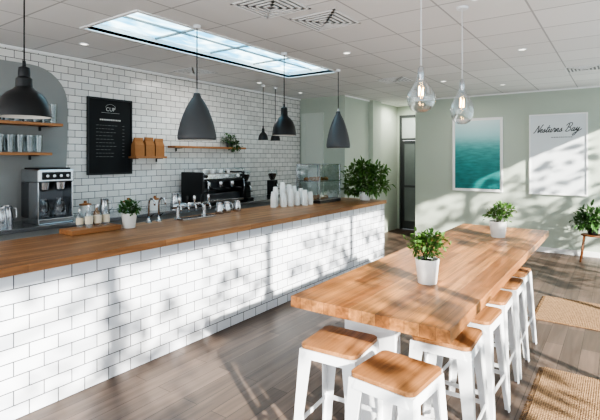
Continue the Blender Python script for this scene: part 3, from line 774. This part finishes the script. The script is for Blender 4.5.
dt=thing("tap_tower","chrome dispensing tap tower with a row of taps on countertop","drinks tap",(-4.12,3.58,1.0))
for yy in (-.2,.2):
    lathe("tower_post",[(0,0),(.04,0),(.036,.012),(.022,.02),(.022,.15),(0,.15)],M['steel'],dt,loc=(0,yy,0),seg=20)
tube("tower_rail",[(0,-.27,.15),(0,.27,.15)],.026,M['steel'],dt,seg=14)
box("drip_tray",.04,.16,-.25,.25,0.001,.018,M['steel'],dt,bevel=.003)
for k in range(5):
    yy=-.22+.11*k
    tube("tap_spout",[(.02,yy,.15),(.07,yy,.15),(.085,yy,.135),(.088,yy,.085)],.010,M['steel'],dt,seg=10)
    lathe("tap_handle",[(0,.165),(.008,.165),(.010,.19),(.016,.215),(.017,.25),(.012,.262),(0,.264)],M['black_plastic'] if k%2 else M['steel'],dt,loc=(.055,yy,0),seg=16)
mp=thing("milk_pitcher","stainless steel milk pitcher on the countertop","pitcher",(-4.1,4.02,1.0),"milk pitchers on the countertop")
lathe("pitcher_body",[(0,0),(.05,0),(.055,.01),(.052,.06),(.04,.11),(.043,.135),(.04,.135),(.037,.11),(0,.01)],M['steel'],mp)
tube("pitcher_handle",[(.04,0,.12),(.075,0,.115),(.08,0,.06),(.053,0,.03)],.006,M['steel'],mp)
copy_thing(mp,(-4.13,4.18,1.0),.5); copy_thing(mp,(-4.12,4.36,1.0),-.5)
def cupstack(x,y,nn,s):
    e=thing("paper_cup_stack","nested stack of white paper cups on the countertop","paper cups",(x,y,1.0),"paper cup stacks on the countertop")
    pr=[(0,0.095*s+nn*.014),(.030*s,.095*s+nn*.014)]
    for k in range(nn): 
        zb=nn*.014-k*.014
        pr+=[(.031*s,.094*s+zb-0.001),(.0315*s,.086*s+zb)] if k==0 else [(.041*s+.0,zb+.012),(.043*s,zb+.008),(.040*s,zb+.004)]
    pr+=[(.043*s,.006),(.043*s,0),(.04*s,0)]
    lathe("cup_wall",pr,M['paper'],e,seg=24)
for x,y,nn,s in ((-4.02,5.0,9,1.0),(-4.07,5.11,13,1.05),(-3.94,5.14,7,1.0),(-4.04,5.24,17,1.1),(-3.92,5.28,11,1.05),(-4.04,5.40,14,1.1),(-3.92,5.44,7,1.1),(-4.05,5.54,12,1.1),(-3.93,5.58,8,1.1),(-3.82,5.50,9,1.05),(-3.82,5.64,6,1.1),(-4.03,5.68,9,1.1)):
    cupstack(x,y,nn,s)
dc=thing("pastry_case","glass countertop display case with chrome frame and pastries","display case",(-3.98,6.12,1.0))
hx_,hy_,H_=.22,.30,.60
posts=[(sx*hx_-.007,sx*hx_+.007,sy*hy_-.007,sy*hy_+.007,.04,H_) for sx in(-1,1) for sy in (-1,1)]
rails=[]
for z_ in (.04,.33,H_-.01):
    rails+=[(-hx_,hx_,-hy_-.006,-hy_+.006,z_,z_+.01),(-hx_,hx_,hy_-.006,hy_+.006,z_,z_+.01),(-hx_-.006,-hx_+.006,-hy_,hy_,z_,z_+.01),(hx_-.006,hx_+.006,-hy_,hy_,z_,z_+.01)]
multibox("case_frame",posts+rails,M['steel'],dc)
box("case_base",-hx_-.01,hx_+.01,-hy_-.01,hy_+.01,0,.04,M['dark_steel'],dc)
box("case_shelf",-hx_,hx_,-hy_,hy_,.335,.34,M['glass'],dc)
multibox("case_glass",[(-hx_,hx_,-hy_-.002,-hy_+.002,.05,H_),(hx_-.002,hx_+.002,-hy_,hy_,.05,H_),(-hx_,hx_,-hy_,hy_,H_,H_+.005)],M['glass'],dc)
pas=thing("pastry","small golden brown bun inside the glass display case","pastry",(-4.08,5.92,1.041),"pastries in the display case")
lathe("bun",[(0,0),(.04,0),(.048,.015),(.042,.035),(.02,.05),(0,.053)],M['kraft'],pas,seg=20)
for k in range(1,16):
    j=k%8
    copy_thing(pas,(-4.08+.13*(j%2),5.92+.12*(j//2),1.041 if k<8 else 1.341))

# ------------------------------------------------------------ rugs
def rug(x0,x1,y0,y1,lab):
    e=thing("jute_rug",lab,"rug",((x0+x1)/2,(y0+y1)/2,0),"woven jute mats on the floor")
    hx,hy=(x1-x0)/2,(y1-y0)/2
    box("rug_weave",-hx,hx,-hy,hy,0.001,.012,M['jute'],e,bevel=.004)
    fr=[]
    yy=-hy+.01
    while yy<hy:
        fr.append([(-hx,yy,.007),(-hx-.035,yy+random.uniform(-.01,.01),.004)]); yy+=.022
    o=tubes("fringe",fr,.003,M['jute'],e,seg=4); o["kind"]="stuff"
rug(-.74,.8,5.3,6.25,"woven natural jute mat beyond the table")
rug(-.50,.9,2.9,4.12,"woven natural jute mat beside the stools")

# ------------------------------------------------------------ unseen tree, added outside the windows to dapple the sunlight
tr=thing("dapple_tree","unseen leafy tree added outside the windows to dapple the sunlight","tree",(2.9,-3.9,-0.1))
tube("trunk",[(0,0,0),(0.1,0.1,1.2),(0,0.2,2.6),(0.2,0.3,4.5)],.12,M['bark'],tr,seg=12,r2=.05)
tubes("branch",[[(0,0.2,2.4),(0.3,2,3.0),(0.2,4,3.3)],[(0.1,.2,3),(.4,3,4.0),(.3,8,4.2)],[(0.1,.2,2.2),(.4,4,2.2),(.3,9,2.7)]],.02,M['bark'],tr,r2=.008)
random.seed(33)
cl=[]
for k in range(60):
    cl.append(((random.uniform(-.5,.5),random.uniform(-1.5,12),random.uniform(0.9,4.2)),(random.uniform(.3,.5),random.uniform(.35,.75),random.uniform(.16,.34))))
f=leafmesh("foliage",cl,3300,0.19,M['leaf'],tr,width=.6,droop=.2)
f["kind"]="stuff"

# ------------------------------------------------------------ lights
w=bpy.data.worlds.new("world"); scene.world=w; w.use_nodes=True
nt=w.node_tree; bg=nt.nodes["Background"]; bg.inputs[1].default_value=1.65
tc=nt.nodes.new("ShaderNodeTexCoord"); mpn=nt.nodes.new("ShaderNodeMapping"); mpn.inputs["Scale"].default_value=(2.5,2.5,6)
nz=nt.nodes.new("ShaderNodeTexNoise"); nz.inputs["Scale"].default_value=4; nz.inputs["Detail"].default_value=4
cr=nt.nodes.new("ShaderNodeValToRGB"); cr.color_ramp.elements[0].position=.42; cr.color_ramp.elements[1].position=.60
cr.color_ramp.elements[0].color=(0.62,0.80,0.93,1); cr.color_ramp.elements[1].color=(1,1,1,1)
nt.links.new(tc.outputs["Generated"],mpn.inputs[0]); nt.links.new(mpn.outputs[0],nz.inputs["Vector"]); nt.links.new(nz.outputs["Fac"],cr.inputs[0]); nt.links.new(cr.outputs[0],bg.inputs[0])
sl=bpy.data.lights.new("sun","SUN"); sl.energy=16; sl.angle=math.radians(0.9); sl.color=(1,0.92,0.82)
so=bpy.data.objects.new("sun",sl); C.objects.link(so)
sdir=Vector((-0.78,0.42,-0.36))
so.rotation_euler=sdir.to_track_quat('-Z','Y').to_euler()
al=bpy.data.lights.new("rear_fill","AREA"); al.shape='RECTANGLE'; al.size=6; al.size_y=2.6; al.energy=48; al.color=(1,0.97,0.94)  # added fill lamp behind the camera, brightens the whole room
ao=bpy.data.objects.new("rear_fill",al); C.objects.link(ao); ao.location=(-2.2,-2.1,1.5); ao.rotation_euler=(math.radians(90),0,math.radians(0))
for (x,y,p_) in ((-2.4,8.2,7),(-4.7,4.5,7),(-3.9,9.6,14)):  # added fill lamps under the ceiling, brighten the dark corridor and back bar
    pl=bpy.data.lights.new("downlight_glow","AREA"); pl.shape='DISK'; pl.size=0.5; pl.energy=p_; pl.color=(1,0.96,0.9)
    po=bpy.data.objects.new("downlight_glow",pl); C.objects.link(po); po.location=(x,y,CEIL-0.05)

# ------------------------------------------------------------ camera
cd=bpy.data.cameras.new("camera"); cam=bpy.data.objects.new("camera",cd); C.objects.link(cam)
cd.sensor_width=36; cd.lens=36*450/600
cd.shift_y=-(210-158)/600
cam.location=(0,0,1.7)
cam.rotation_euler=(math.pi/2,0,math.atan2(320,450))
cd.clip_start=0.05
scene.camera=cam
scene.view_settings.view_transform='AgX'
scene.view_settings.look='AgX - High Contrast'
scene.view_settings.exposure=0.25
